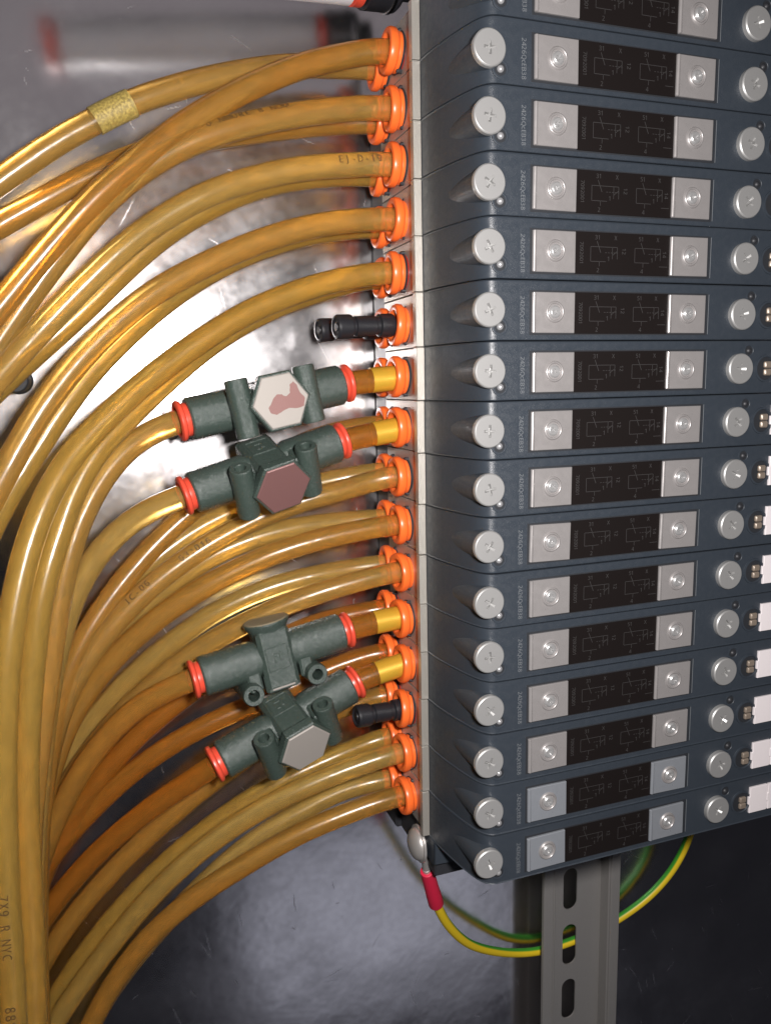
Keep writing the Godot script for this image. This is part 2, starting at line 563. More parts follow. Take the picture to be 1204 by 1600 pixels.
func build_manifold() -> void:
	var proto := make_module()
	for k in 16:
		var o: Node3D = proto
		if k:
			o = proto.duplicate()
			o.name = numbered("valve_module")
			add_child(o)
		o.position = Vector3(rng.randfn(0.0, 0.05), 240.0 - 16.0 * (k - 1) + rng.randfn(0.0, 0.03), 77.0 + rng.randfn(0.0, 0.06)) * MM
		var note: String = "%s valve module%s, " % [ORD[k], "" if k in [0, 15] else " from the top"]
		if k == 0: note += "dark blue-grey, cut off by the upper edge"
		elif k == 5: note += "with black plugs in both fittings"
		elif k in [6, 7, 11, 12]: note += "a green check valve at its front fitting"
		elif k == 13: note += "one black plug in its front fitting"
		elif k == 15: note += "dark blue-grey, next to the earth screw"
		else: note += "with amber tubes in both fittings"
		o.set_meta("label", note)
		var pl := 0
		for c in o.get_children():
			if str(c.name).begins_with("screw") and c is MeshInstance3D:
				c.rotation.z = rng.randf() * TAU
			if str(c.name).begins_with("clip_plate"):
				c.rotation.z = rng.randfn(0.0, 0.006)
				c.rotation.y = rng.randfn(0.0, 0.012)
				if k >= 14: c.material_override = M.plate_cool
				pl += 1
			if str(c.name).begins_with("push_in_fitting"):
				var pv := Vector3(-7.6, -0.6, -46.0 if str(c.name) == "push_in_fitting" else -59.0) * MM
				var tw := Basis.from_euler(Vector3(0, rng.randfn(0.0, 0.035), rng.randfn(0.0, 0.035)))
				c.transform = Transform3D(tw, pv - tw * pv + Vector3(rng.randfn(0.0, 0.00035), 0, 0))
			if str(c.name).begins_with("clip_plate"):
				for d in c.get_children():
					if str(d.name).begins_with("clip_screw"): d.rotation.z = rng.randf() * TAU
	# the dark base behind the modules, and the end block below the last one
	var t := thing("manifold_base", Vector3(0, 120, 0), "dark base block between the valve modules and the mounting panel", "manifold base")
	var s := Soup.new()
	s.box(Vector3(58.0, 0.0, 6.6), Vector3(128.0, 256.0, 12.8), 0.8)
	part("base_block", s.mesh(), M.base, t)
	s = Soup.new()
	s.box(Vector3(59.0, 0.0, 29.5), Vector3(126.0, 255.8, 32.6), 0.5)
	part("valve_bed", s.mesh(), M.base, t)
	t = thing("end_block", Vector3(-1.0, 3.5, 40), "dark grey end block below the lowest valve module", "end block")
	s = Soup.new()
	s.loft(PackedVector2Array([Vector2(-5.0, -4.2), Vector2(2.0, -4.4), Vector2(40.0, -3.0), Vector2(40.0, 4.2), Vector2(-5.0, 4.2)]), [[0.4, -6.0], [0.0, -5.5], [0.0, 9.5], [0.5, 10.2]])
	part("block", s.mesh(), M.body, t)

func build_end_screw() -> void:
	var t := thing("earth_screw", Vector3(-5.9, 2.0, 40.0), "shiny round-headed earth screw at the lower end of the side plate", "screw")
	var a := Transform3D(Basis(Vector3(0, 0, 1), Vector3(0, 1, 0), Vector3(-1, 0, 0)), Vector3.ZERO)
	var s := Soup.new()
	s.lathe([[2.6, -5.0], [2.6, 1.2], [6.3, 1.2], [6.3, 2.0], [5.6, 2.1]], 36, a)
	part("washer", s.mesh(), M.lug, t)
	s = Soup.new()
	s.lathe([[5.5, 2.1], [5.4, 2.8], [4.6, 3.9], [3.2, 4.7], [1.6, 5.1], [0.1, 5.2]], 36, a)
	part("screw_head", s.mesh(60.0), M.lug, t)
	# ring terminal and crimp
	var p0: Vector3 = Vector3(-6.1, 0.6, 40.0)
	var p1: Vector3 = Vector3(-3.4, -11.5, 37.0)
	var p2: Vector3 = Vector3(2.8, -30.2, 30.0)
	t = thing("ring_terminal", p0, "crimped ring terminal with red sleeve hanging from the earth screw", "terminal")
	s = Soup.new()
	s.rod(Vector3.ZERO, p1 - p0, [[2.2, 0.0], [2.0, 3.0], [1.3, 5.0], [1.5, (p1 - p0).length()]], 20)
	part("tongue", s.mesh(), M.lug, t)
	s = Soup.new()
	var L := (p2 - p1).length()
	s.rod(p1 - p0, p2 - p0, [[1.9, -0.6], [2.35, -0.4], [2.5, 2.0], [2.6, L * 0.5], [2.75, L * 0.7], [2.8, L - 0.4], [2.4, L], [1.6, L - 0.5]], 24)
	part("crimp_sleeve", s.mesh(50.0), M.crimp, t)
	s = Soup.new()
	s.rod(p1 - p0, p2 - p0, [[0.4, -2.2], [1.4, -1.8], [1.5, -0.4], [0.9, 0.0]], 16)
	part("copper_end", s.mesh(), M.lug, t)
	var w := []
	for q in WIRE: w.append(q)
	var path := smooth_path(w)
	var wire := part("earth_wire", sweep(path, 1.75, 20, [Color(0.05, 0.30, 0.03), Color(0.78, 0.56, 0.02), 0.75, 1.75]), M.wire, self)
	tag(wire, "yellow and green striped earth wire passing behind the slotted rail", "wire")

func build_rail() -> void:
	var cx := 76.0
	var t := thing("mounting_rail", Vector3(cx, -20, 0), "slotted galvanised steel rail running down below the valve modules", "rail")
	var s := Soup.new()
	var hw := 18.5
	# hat section: two front flanges, two side walls, a web at the back in pieces round its slots
	for sgn in [-1.0, 1.0]:
		s.box(Vector3(sgn * (hw - 2.3), 0, 13.5), Vector3(4.6, 300, 1.0), 0.3)
		s.box(Vector3(sgn * (hw - 0.5), 0, 12.7), Vector3(1.0, 300, 1.6), 0.3)
		s.box(Vector3(sgn * (hw - 5.1), 0, 10.2), Vector3(1.0, 300, 7.0), 0.3)
	part("flange", s.mesh(), M.zinc, t)
	s = Soup.new()
	var half := 13.0
	var off := -2.2
	var slots := []
	for k in range(-7, 9):
		slots.append(SLOT_Y + 20.0 - 26.3 * k)
	var r := 3.4
	var straight := 6.2
	# bars beside the slots, then bridges with rounded ends between them
	var lo := -150.0
	var hi := 150.0
	var w0 := 7.2
	var w1 := 7.9
	for zz in [0]:
		s.box(Vector3((-half + off - r) / 2, 0, w0 / 2 + w1 / 2), Vector3(off - r + half, 300, w1 - w0), 0.02)
		s.box(Vector3((half + off + r) / 2, 0, w0 / 2 + w1 / 2), Vector3(half - off - r, 300, w1 - w0), 0.02)
	for k in slots.size() - 1:
		var top: float = slots[k] - straight      # lower end of the straight part of slot k
		var bot: float = slots[k + 1] + straight
		var pts := PackedVector2Array()
		for i in 13:
			pts.append(Vector2(off + r * cos(PI * i / 12.0), bot + r * sin(PI * i / 12.0)))
		for i in 13:
			pts.append(Vector2(off - r * cos(PI * i / 12.0), top - r * sin(PI * i / 12.0)))
		var ccw := PackedVector2Array()
		# region between two arcs: right side up, lower arc of the upper slot reversed, left side down
		ccw = PackedVector2Array()
		for i in 13: ccw.append(Vector2(off - r * cos(PI * i / 12.0), bot + r * sin(PI * i / 12.0)))
		for i in 13: ccw.append(Vector2(off + r * cos(PI * i / 12.0), top - r * sin(PI * i / 12.0)))
		s.loft(ccw, [[0.0, w0], [0.0, w1]])
	part("web", s.mesh(30.0), M.zinc, t)
	s = Soup.new()
	for y in [-140.0, 140.0]:
		s.box(Vector3(8.0, y, 3.6), Vector3(8, 8, 7.0), 0.4)
	part("spacer", s.mesh(), M.zinc, t)

# ------------------------------------------------------------------ check valves, plugs
func build_check_valve(R: Vector3, L: Vector3, roll: float, face: Material, flipped: bool, label: String, patch := false) -> void:
	# R and L are the collar centres (towards the manifold / away from it); roll turns the stem about the bore, 0 = towards the viewer
	var a := (R - L).normalized()
	var mid := (R + L) / 2.0
	var f := (Vector3(0, 0, 1) - a * a.z).normalized()          # stem at roll 0
	var s_dir := f.rotated(a, roll)
	var b_dir := a.cross(s_dir)
	var t := thing("check_valve", mid, label, "check valve", "green check valves on the tubes")
	var half := (R - L).length() / 2.0
	var fr := Transform3D(Basis(a, b_dir, s_dir), Vector3.ZERO)  # local x = bore, y = boss axis, z = stem
	var hb := half - 1.6
	var s := Soup.new()
	var bx := fr * Transform3D(Basis(Vector3(0, 1, 0), Vector3(0, 0, 1), Vector3(1, 0, 0)), Vector3.ZERO)
	s.lathe([[4.3, -hb - 0.1], [5.8, -hb], [6.2, -hb + 0.5], [6.1, -7.0], [5.2, -5.0], [5.2, 5.0], [6.1, 7.0], [6.2, hb - 0.5], [5.8, hb], [4.3, hb + 0.1]], 40, bx)
	var body := part("body", s.mesh(), M.green, t)
	s = Soup.new()
	var sq := func(w: float, h: float, c: float) -> PackedVector2Array:
		return PackedVector2Array([Vector2(-w + c, -h), Vector2(w - c, -h), Vector2(w, -h + c), Vector2(w, h - c), Vector2(w - c, h), Vector2(-w + c, h), Vector2(-w, h - c), Vector2(-w, -h + c)])
	# stem block, with a square relief on its two sides
	s.loft(sq.call(5.3, 6.0, 1.2), [[0.6, -8.8], [0.0, -8.2], [0.0, 8.8], [0.3, 9.2]], fr)
	part("stem", s.mesh(), M.green, t)
	s = Soup.new()
	for sg in [-1.0, 1.0]:
		var base := Vector3(0, sg * 6.05, -2.6 if not flipped else 0.0)
		for q in [[0.0, 3.6, 7.2, 0.35], [0.0, -3.6, 7.2, 0.35]]:
			s.box(base + Vector3(q[0], 0, q[1]), Vector3(7.2, 0.4, 0.35), 0.1, fr)
		for q in [-3.45, 3.45]:
			s.box(base + Vector3(q, 0, 0), Vector3(0.35, 0.4, 7.2), 0.1, fr)
		s.box(base + Vector3(-0.8, 0, 0.4), Vector3(1.0, 0.35, 2.2), 0.12, fr)
		s.box(base + Vector3(0.9, 0, -0.3), Vector3(0.9, 0.35, 2.6), 0.12, fr)
		s.box(base + Vector3(0.0, 0, -1.5), Vector3(2.6, 0.35, 0.5), 0.12, fr)
	part("square_emblem", s.mesh(), M.green, t)
	# mounting bosses with through holes
	for sg in [-1.0, 1.0]:
		s = Soup.new()
		var o := fr * Transform3D(Basis(Vector3(0, 0, 1), Vector3(1, 0, 0), Vector3(0, 1, 0)), Vector3(sg * 10.3, 0, 8.4))
		s.lathe([[1.6, 7.9], [1.6, -7.9], [1.8, -8.4], [3.05, -8.4], [3.35, -8.0], [3.35, 8.0], [3.05, 8.4], [1.8, 8.4], [1.6, 7.9]], 28, o, false, false)
		s.box(Vector3(sg * 8.4, 0, 5.6), Vector3(4.4, 10.5, 7.0), 0.7, fr)
		part("mounting_boss", s.mesh(), M.green, t)
	# hexagonal cap with a metal face
	var hex := PackedVector2Array()
	var big := PackedVector2Array()
	for i in 6:
		hex.append(Vector2(cos(TAU * i / 6.0), sin(TAU * i / 6.0)) * 8.5)
		big.append(Vector2(cos(TAU * i / 6.0), sin(TAU * i / 6.0)) * 9.3)
	var cap := fr if not flipped else fr * Transform3D(Basis(Vector3(1, 0, 0), PI), Vector3.ZERO)
	s = Soup.new()
	if flipped:
		s.lathe([[4.9, 4.0], [5.3, 6.0], [5.9, 7.8], [6.6, 9.2], [7.2, 10.1], [7.4, 10.8], [7.2, 11.1]], 40, cap)
	else:
		s.loft(big, [[4.2, 5.6], [1.6, 8.2], [0.2, 9.6], [0.0, 10.2], [0.0, 12.6], [0.35, 13.0]], cap)
	part("flared_cap" if flipped else "hexagon_cap", s.mesh(25.0), M.green, t)
	s = Soup.new()
	if flipped: s.lathe([[6.9, 11.0], [6.9, 11.3], [6.6, 11.45]], 40, cap)
	else: s.loft(hex, [[0.0, 12.6], [0.0, 13.25], [0.3, 13.5]], cap)
	var fc := part("cap_face" if flipped else "hexagon_face", s.mesh(25.0), face, t)
	if patch:   # worn reddish print on the pale face
		s = Soup.new()
		var out := PackedVector2Array()
		for q in [[-3.4, 1.0], [-2.4, 0.2], [-1.6, -0.8], [-0.4, -1.7], [0.9, -1.4], [2.0, -0.7], [3.2, -1.3], [3.6, -3.2], [4.7, -3.7], [5.5, -2.8], [5.9, -1.0], [7.0, 0.5], [6.2, 2.2], [4.4, 2.4], [2.2, 2.0], [0.2, 2.3], [-1.6, 2.9], [-2.9, 2.3]]:
			out.append(Vector2(q[0] * 1.1 - 0.5, q[1] * 1.25))
		var rag := PackedVector2Array()
		for i in out.size():
			for k in 3:
				rag.append(out[i].lerp(out[(i + 1) % out.size()], k / 3.0) + Vector2(rng.randf_range(-0.1, 0.1), rng.randf_range(-0.1, 0.1)))
		s.loft(rag, [[0.0, 13.45], [0.0, 13.53]], cap)
		part("worn_patch", s.mesh(), M.hex_patch, fc)
	# far end of the stem
	var far_end := cap * Transform3D(Basis(Vector3(1, 0, 0), PI), Vector3.ZERO)
	s = Soup.new()
	s.loft(sq.call(5.5, 5.0, 0.9), [[0.0, 5.0], [0.0, 10.2], [0.5, 10.7]], far_end)
	part("stem_end", s.mesh(), M.green, t)
	s = Soup.new()
	for sg in [-1.0, 1.0]:
		s.box(Vector3(0, sg * 4.9, 9.3), Vector3(7.4, 0.5, 1.5), 0.15, far_end)
	part("end_strip", s.mesh(), M.hex, t)
	# red collars at both ends
	for sg in [-1.0, 1.0]:
		s = Soup.new()
		var x2 := fr * Transform3D(Basis(Vector3(0, sg, 0), Vector3(0, 0, 1), Vector3(sg, 0, 0)), Vector3(sg * (half - 1.4), 0, 0))
		s.lathe([[4.5, -0.6], [4.9, 0.0], [4.9, 1.1], [5.7, 1.4], [5.95, 1.8], [5.95, 2.5], [5.5, 2.9], [4.5, 3.0], [3.9, 2.6], [3.9, -0.5]], 36, x2, false, false)
		part("collar", s.mesh(), M.red, t)

func build_plug(a: Vector3, b: Vector3, label: String) -> void:
	# a is in the fitting, b the outer end
	var t := thing("blanking_plug", a, label, "plug", "black blanking plugs in the fittings")
	var L := (b - a).length()
	var s := Soup.new()
	s.rod(Vector3.ZERO, b - a, [[3.4, 0.0], [3.6, 0.4], [3.6, 3.6], [3.5, 4.6], [2.8, 4.9], [2.8, 6.0], [3.1, 6.3], [3.1, L - 6.4], [2.6, L - 6.1], [2.6, L - 5.2]], 28)
	part("shank", s.mesh(), M.black, t)
	s = Soup.new()
	s.rod(Vector3.ZERO, b - a, [[2.6, L - 5.4], [3.5, L - 5.0], [3.75, L - 4.4], [3.75, L - 0.6], [3.4, L], [2.8, L + 0.1], [2.4, L - 0.35], [1.4, L - 0.35], [1.2, L + 0.05], [0.1, L + 0.05]], 32)
	part("head", s.mesh(30.0), M.black, t)

# ------------------------------------------------------------------ tubes
func build_tube(pts: Array, tone: int, label: String, prints := [], r := 3.5) -> Node3D:
	var path := smooth_path(pts)
	var o := part("amber_tube", sweep(path, r), M.tube[tone], self)
	tag(o, label, "tube", "amber tubes plugged into the manifold")
	for w in prints:      # printed characters lying on the side of the tube that faces out
		var st := SurfaceTool.new()
		st.begin(Mesh.PRIMITIVE_TRIANGLES)
		var run := 0.0
		var k := 0
		var text: String = w[0]
		for i in range(1, path.size() - 1):
			run += path[i].distance_to(path[i - 1])
			while k < text.length() and run >= w[1] + k * w[2] * 0.95:
				var tg: Vector3 = (path[i + 1] - path[i - 1]).normalized() * (1.0 if w[3] > 0 else -1.0)
				var out := (Vector3(-0.25, 0.15, 1.0) - tg * Vector3(-0.25, 0.15, 1.0).dot(tg)).normalized()
				var up := out.cross(tg)
				out = (out + up * w[4]).normalized()
				up = out.cross(tg)
				var ch := text[k] if w[3] > 0 else text[text.length() - 1 - k]
				if ch != " ":
					var at: Vector3 = path[i - 1].lerp(path[i], 1.0 - (run - (w[1] + k * w[2] * 0.95)) / maxf(0.01, path[i].distance_to(path[i - 1])))
					write(st, ch, w[2], Transform3D(Basis(tg, up, out), at + out * (r + 0.03)))
				k += 1
		part("print", st.commit(), M.ink, o)
	return o

func _ready() -> void:
	rng.seed = 20240611
	font = SystemFont.new()
	font.font_names = PackedStringArray(["Droid Sans"])
	# ---- camera, surroundings, lamps, exposure
	var cam := Camera3D.new()
	cam.name = "camera"
	cam.transform = Transform3D(Basis(Vector3(0.943066, -0.021012, 0.331942), Vector3(0.073122, 0.986684, -0.145287), Vector3(-0.324469, 0.161287, 0.932044)), Vector3(-96.93, 157.24, 269.62) * MM)
	cam.fov = 66.294
	cam.near = 0.02
	cam.far = 20.0
	add_child(cam)
	cam.current = true
	var env := Environment.new()
	env.background_mode = Environment.BG_COLOR
	env.background_color = Color(0.62, 0.62, 0.68)
	env.background_energy_multiplier = 0.04
	env.tonemap_mode = Environment.TONE_MAPPER_LINEAR
	env.tonemap_exposure = 1.0
	env.sdfgi_enabled = true
	env.ssao_enabled = true
	env.ssil_enabled = true
	var we := WorldEnvironment.new()
	we.name = "surroundings"
	we.environment = env
	add_child(we)
	var flash := SpotLight3D.new()
	flash.name = "phone_flash"
	add_child(flash)
	flash.position = Vector3(-68.7, 170.6, 267.6) * MM
	flash.look_at_from_position(flash.position, Vector3(-36.3, 124.2, 17.0) * MM)
	flash.spot_angle = 62.0
	flash.spot_angle_attenuation = 0.6
	flash.light_color = Color(1.0, 0.98, 0.97)
	flash.light_energy = 0.112
	flash.light_size = 0.006
	flash.spot_range = 4.0
	flash.spot_attenuation = 2.0
	flash.shadow_enabled = true
	var lamp := AreaLight3D.new()
	lamp.name = "room_lamp_light"
	add_child(lamp)
	lamp.position = Vector3(500, -1190, 1500) * MM
	lamp.area_size = Vector2(0.72, 0.46)
	lamp.area_normalize_energy = false
	lamp.light_color = Color(0.92, 0.93, 1.0)
	lamp.light_energy = 0.17
	lamp.area_range = 6.0
	lamp.shadow_enabled = true
	var upper := AreaLight3D.new()
	upper.name = "ceiling_lamp_light"
	add_child(upper)
	upper.position = Vector3(100, 900, 1500) * MM
	upper.area_size = Vector2(1.3, 0.6)
	upper.area_normalize_energy = false
	upper.light_color = Color(1.0, 0.95, 0.97)
	upper.light_energy = 0.075
	upper.area_range = 6.0
	upper.shadow_enabled = true
	# ---- the place
	make_materials()
	M.hex_patch = grain(mat(Color(0.20, 0.095, 0.085), 0.5), noise_tex(0.12, 21, 6.0, 2), 0.2, 50.0)
	var s := Soup.new()
	s.box(Vector3(40, 100, -1.0), Vector3(560, 760, 2.0), 0.3)
	struct("mounting_panel", s.mesh(), M.panel)
	build_manifold()
	build_rail()
	build_end_screw()
	build_check_valve(Vector3(-26.5, 157.5, 31.0), Vector3(-76.9, 148.1, 37.0), 0.0, M.hex, false, "topmost green check valve, its pale hexagon worn to a reddish patch", true)
	build_check_valve(Vector3(-28.5, 139.6, 31.0), Vector3(-76.9, 126.5, 36.0), 0.45, M.hex_dull, false, "green check valve with a dull purple-brown hexagon face")
	build_check_valve(Vector3(-29.0, 78.0, 32.0), Vector3(-77.6, 70.2, 36.0), 1.48, M.hex_tan, true, "green check valve turned on its side, square emblem and open bosses showing")
	build_check_valve(Vector3(-26.4, 59.2, 31.0), Vector3(-73.0, 42.4, 37.0), 0.38, M.hex, false, "lowest green check valve with a clean grey hexagon face")
	build_plug(Vector3(-10.4, 175.5, 31.0), Vector3(-29.4, 174.7, 33.0), "long black plug in the front fitting above the topmost check valve")
	build_plug(Vector3(-10.0, 175.6, 16.0), Vector3(-31.2, 174.7, 19.0), "black plug mostly hidden behind the long front plug")
	build_plug(Vector3(-8.4, 47.3, 31.0), Vector3(-26.5, 48.1, 33.0), "lower black plug beside the lowest check valve")
	build_tube([Vector3(-4.5, 255.4, 31.0), Vector3(-10.0, 255.4, 31.0), Vector3(-14.0, 255.4, 31.0), Vector3(-23.2, 252.8, 31.0), Vector3(-35.3, 249.2, 31.0), Vector3(-52.6, 240.9, 32.0), Vector3(-69.3, 230.6, 33.0), Vector3(-81.8, 220.7, 34.0), Vector3(-91.3, 212.6, 35.0), Vector3(-100.9, 203.2, 35.0), Vector3(-110.7, 192.4, 35.0), Vector3(-118.3, 183.5, 35.0), Vector3(-128.6, 171.1, 35.0)], 1, "amber tube from the topmost front fitting, crossing over its neighbours in a steep curve")
	var sleeved := build_tube([Vector3(-4.5, 255.4, 18.0), Vector3(-10.0, 255.4, 18.0), Vector3(-14.0, 255.4, 18.0), Vector3(-19.0, 255.2, 17.0), Vector3(-32.0, 253.9, 18.0), Vector3(-43.7, 251.6, 19.0), Vector3(-53.2, 248.9, 20.0), Vector3(-66.9, 244.5, 21.0), Vector3(-82.8, 238.0, 22.0), Vector3(-90.5, 233.8, 22.0), Vector3(-102.8, 226.6, 22.0), Vector3(-113.2, 219.2, 22.0), Vector3(-126.9, 208.9, 22.0)], 0, "topmost amber tube, with a worn yellow sleeve round it")
	part("yellow_sleeve", sweep(smooth_path([Vector3(-84.1, 237.2, 22.0), Vector3(-87.0, 235.7, 22.0), Vector3(-90.2, 234.0, 22.0), Vector3(-93.0, 232.4, 22.0), Vector3(-94.4, 231.5, 22.0)]), 3.85), M.sleeve, sleeved)
	build_tube([Vector3(-4.5, 239.4, 31.0), Vector3(-10.0, 239.4, 31.0), Vector3(-14.0, 239.4, 31.0), Vector3(-23.7, 238.1, 31.0), Vector3(-35.8, 235.9, 31.0), Vector3(-56.1, 230.3, 32.0), Vector3(-71.5, 224.0, 32.0), Vector3(-84.7, 215.7, 32.0), Vector3(-95.9, 205.7, 32.0), Vector3(-106.3, 193.3, 32.0), Vector3(-115.6, 181.4, 32.0), Vector3(-128.2, 163.7, 32.0)], 0, "amber tube from the second front fitting, printed, under the crossing tube", [["0 NMURE 8 NUM", 38, 2.0, -1, 0.55]])
	build_tube([Vector3(-4.5, 239.4, 18.0), Vector3(-10.0, 239.4, 18.0), Vector3(-14.0, 239.3, 18.0), Vector3(-19.2, 239.2, 16.0), Vector3(-32.1, 237.2, 16.0), Vector3(-53.6, 232.9, 17.0), Vector3(-69.4, 229.0, 18.0), Vector3(-83.7, 224.0, 19.0), Vector3(-100.5, 215.4, 20.0), Vector3(-110.9, 208.9, 21.0), Vector3(-121.2, 203.0, 21.0), Vector3(-131.3, 196.2, 21.0)], 1, "amber tube from the second rear fitting, running flat to the left edge")
	build_tube([Vector3(-4.5, 223.4, 31.0), Vector3(-10.0, 223.4, 31.0), Vector3(-14.0, 223.4, 31.0), Vector3(-24.1, 222.3, 31.0), Vector3(-36.4, 220.8, 31.0), Vector3(-51.4, 217.0, 31.0), Vector3(-66.1, 211.4, 32.0), Vector3(-79.2, 203.8, 32.0), Vector3(-90.1, 195.4, 33.0), Vector3(-101.6, 184.5, 33.0), Vector3(-113.1, 172.9, 33.0), Vector3(-123.6, 161.9, 33.0), Vector3(-130.6, 152.7, 33.0)], 2, "amber tube from the third front fitting, printed beside its collar", [["EJ-D-19", 10, 2.1, -1, 0.1]])
	build_tube([Vector3(-4.5, 223.4, 18.0), Vector3(-10.0, 223.4, 18.0), Vector3(-14.0, 223.3, 18.0), Vector3(-28.9, 221.9, 19.0), Vector3(-43.4, 218.8, 20.0), Vector3(-55.1, 214.5, 21.0), Vector3(-67.3, 208.3, 22.0), Vector3(-78.9, 200.6, 23.0), Vector3(-89.3, 191.5, 24.0), Vector3(-100.5, 180.5, 25.0), Vector3(-112.6, 169.8, 26.0), Vector3(-123.7, 160.0, 26.0), Vector3(-131.7, 152.3, 26.0)], 4, "bright yellow-lit amber tube from the third rear fitting")
	build_tube([Vector3(-4.5, 207.4, 31.0), Vector3(-10.0, 207.4, 31.0), Vector3(-14.0, 207.3, 31.0), Vector3(-24.6, 206.2, 31.0), Vector3(-37.3, 203.7, 32.0), Vector3(-52.6, 198.6, 33.0), Vector3(-67.9, 191.6, 35.0), Vector3(-82.6, 183.4, 37.0), Vector3(-95.9, 172.5, 39.0), Vector3(-106.4, 161.5, 41.0), Vector3(-114.6, 150.8, 43.0), Vector3(-122.0, 138.7, 45.0), Vector3(-131.6, 122.0, 47.0)], 0, "amber tube from the fourth front fitting, arching past the bright glare")
	build_tube([Vector3(-4.5, 207.4, 18.0), Vector3(-10.0, 207.4, 18.0), Vector3(-14.0, 207.3, 18.0), Vector3(-29.5, 205.1, 19.0), Vector3(-44.7, 200.6, 22.0), Vector3(-61.0, 193.6, 25.0), Vector3(-75.8, 184.4, 29.0), Vector3(-89.0, 173.6, 33.0), Vector3(-100.5, 162.4, 36.0), Vector3(-109.4, 151.2, 39.0), Vector3(-117.2, 139.8, 41.0), Vector3(-125.6, 126.9, 43.0), Vector3(-133.0, 112.9, 43.0)], 4, "amber tube from the fourth rear fitting, alongside the arch over the glare")
	build_tube([Vector3(-4.5, 191.4, 31.0), Vector3(-10.0, 191.4, 31.0), Vector3(-14.0, 191.3, 31.0), Vector3(-25.1, 189.4, 31.0), Vector3(-38.0, 186.0, 32.0), Vector3(-53.5, 180.0, 33.0), Vector3(-67.2, 172.4, 35.0), Vector3(-80.0, 163.8, 37.0), Vector3(-93.2, 153.5, 41.0), Vector3(-104.7, 142.7, 45.0), Vector3(-111.6, 133.3, 49.0), Vector3(-117.2, 121.9, 53.0), Vector3(-121.3, 109.5, 56.0), Vector3(-124.6, 95.6, 59.0), Vector3(-127.3, 76.5, 61.0), Vector3(-129.4, 54.3, 61.0), Vector3(-131.1, 27.7, 61.0), Vector3(-131.8, 5.4, 61.0), Vector3(-133.5, -25.1, 61.0)], 4, "amber tube from the fifth front fitting, hanging at the far left with print on it", [["7X9 R NYC", 236, 2.2, 1, 0.2], ["8888", 268, 2.4, 1, 0.2]])
	build_tube([Vector3(-4.5, 191.4, 18.0), Vector3(-10.0, 191.4, 18.0), Vector3(-14.0, 191.4, 18.0), Vector3(-35.1, 185.4, 20.0), Vector3(-51.8, 178.7, 23.0), Vector3(-66.3, 170.3, 27.0), Vector3(-78.7, 160.7, 31.0), Vector3(-89.8, 151.2, 35.0), Vector3(-99.9, 141.4, 39.0), Vector3(-106.7, 131.2, 42.0), Vector3(-112.8, 116.8, 46.0), Vector3(-117.6, 102.2, 49.0), Vector3(-122.0, 78.7, 51.0), Vector3(-125.1, 52.4, 52.0), Vector3(-126.7, 24.4, 52.0), Vector3(-128.0, -2.7, 52.0), Vector3(-130.2, -34.7, 52.0)], 4, "pale amber tube from the fifth rear fitting, beside the leftmost hanging tube")
	build_tube([Vector3(-75.7, 148.4, 37.0), Vector3(-78.3, 147.7, 36.0), Vector3(-84.0, 145.9, 35.0), Vector3(-89.8, 142.8, 34.0), Vector3(-97.5, 135.5, 34.0), Vector3(-104.0, 126.0, 35.0), Vector3(-109.2, 114.8, 37.0), Vector3(-114.2, 97.4, 39.0), Vector3(-119.4, 72.6, 41.0), Vector3(-125.1, 43.4, 42.0), Vector3(-129.0, 10.5, 42.0), Vector3(-133.4, -42.9, 42.0)], 0, "amber tube from the left end of the topmost check valve")
	build_tube([Vector3(-75.4, 126.9, 36.0), Vector3(-79.0, 125.7, 35.0), Vector3(-85.4, 123.6, 34.0), Vector3(-91.3, 120.5, 33.0), Vector3(-101.3, 112.0, 32.0), Vector3(-109.5, 99.8, 32.0), Vector3(-115.5, 84.5, 33.0), Vector3(-120.1, 66.1, 34.0), Vector3(-124.8, 39.1, 34.0), Vector3(-129.1, 5.0, 34.0), Vector3(-132.1, -50.9, 34.0)], 2, "amber tube from the left end of the purple-faced check valve")
	build_tube([Vector3(-4.5, 143.4, 18.0), Vector3(-10.0, 143.4, 18.0), Vector3(-14.0, 143.3, 18.0), Vector3(-17.3, 142.8, 15.0), Vector3(-30.5, 140.3, 14.0), Vector3(-48.1, 133.3, 14.0), Vector3(-63.3, 125.5, 15.0), Vector3(-78.1, 115.6, 17.0), Vector3(-90.6, 104.7, 19.0), Vector3(-101.9, 92.4, 22.0), Vector3(-111.0, 79.3, 25.0), Vector3(-118.0, 62.9, 27.0), Vector3(-124.2, 37.4, 27.0), Vector3(-129.1, 0.3, 27.0), Vector3(-132.2, -57.4, 27.0)], 1, "amber tube from the eighth rear fitting, passing behind two check valves")
	build_tube([Vector3(-4.5, 127.4, 31.0), Vector3(-10.0, 127.4, 31.0), Vector3(-14.0, 127.4, 31.0), Vector3(-21.6, 124.6, 27.0), Vector3(-33.3, 121.4, 22.0), Vector3(-46.0, 118.0, 21.0), Vector3(-60.3, 112.7, 21.0), Vector3(-74.7, 105.7, 22.0), Vector3(-88.5, 96.8, 23.0), Vector3(-99.9, 86.6, 24.0), Vector3(-109.6, 75.1, 25.0), Vector3(-116.8, 62.3, 26.0), Vector3(-123.5, 40.4, 25.0), Vector3(-129.8, 2.2, 23.0), Vector3(-133.7, -60.6, 23.0)], 0, "amber tube with small print from the ninth front fitting", [["03:016", 70, 2.0, -1, 0.35], ["IC-06", 92, 2.0, -1, 0.45]])
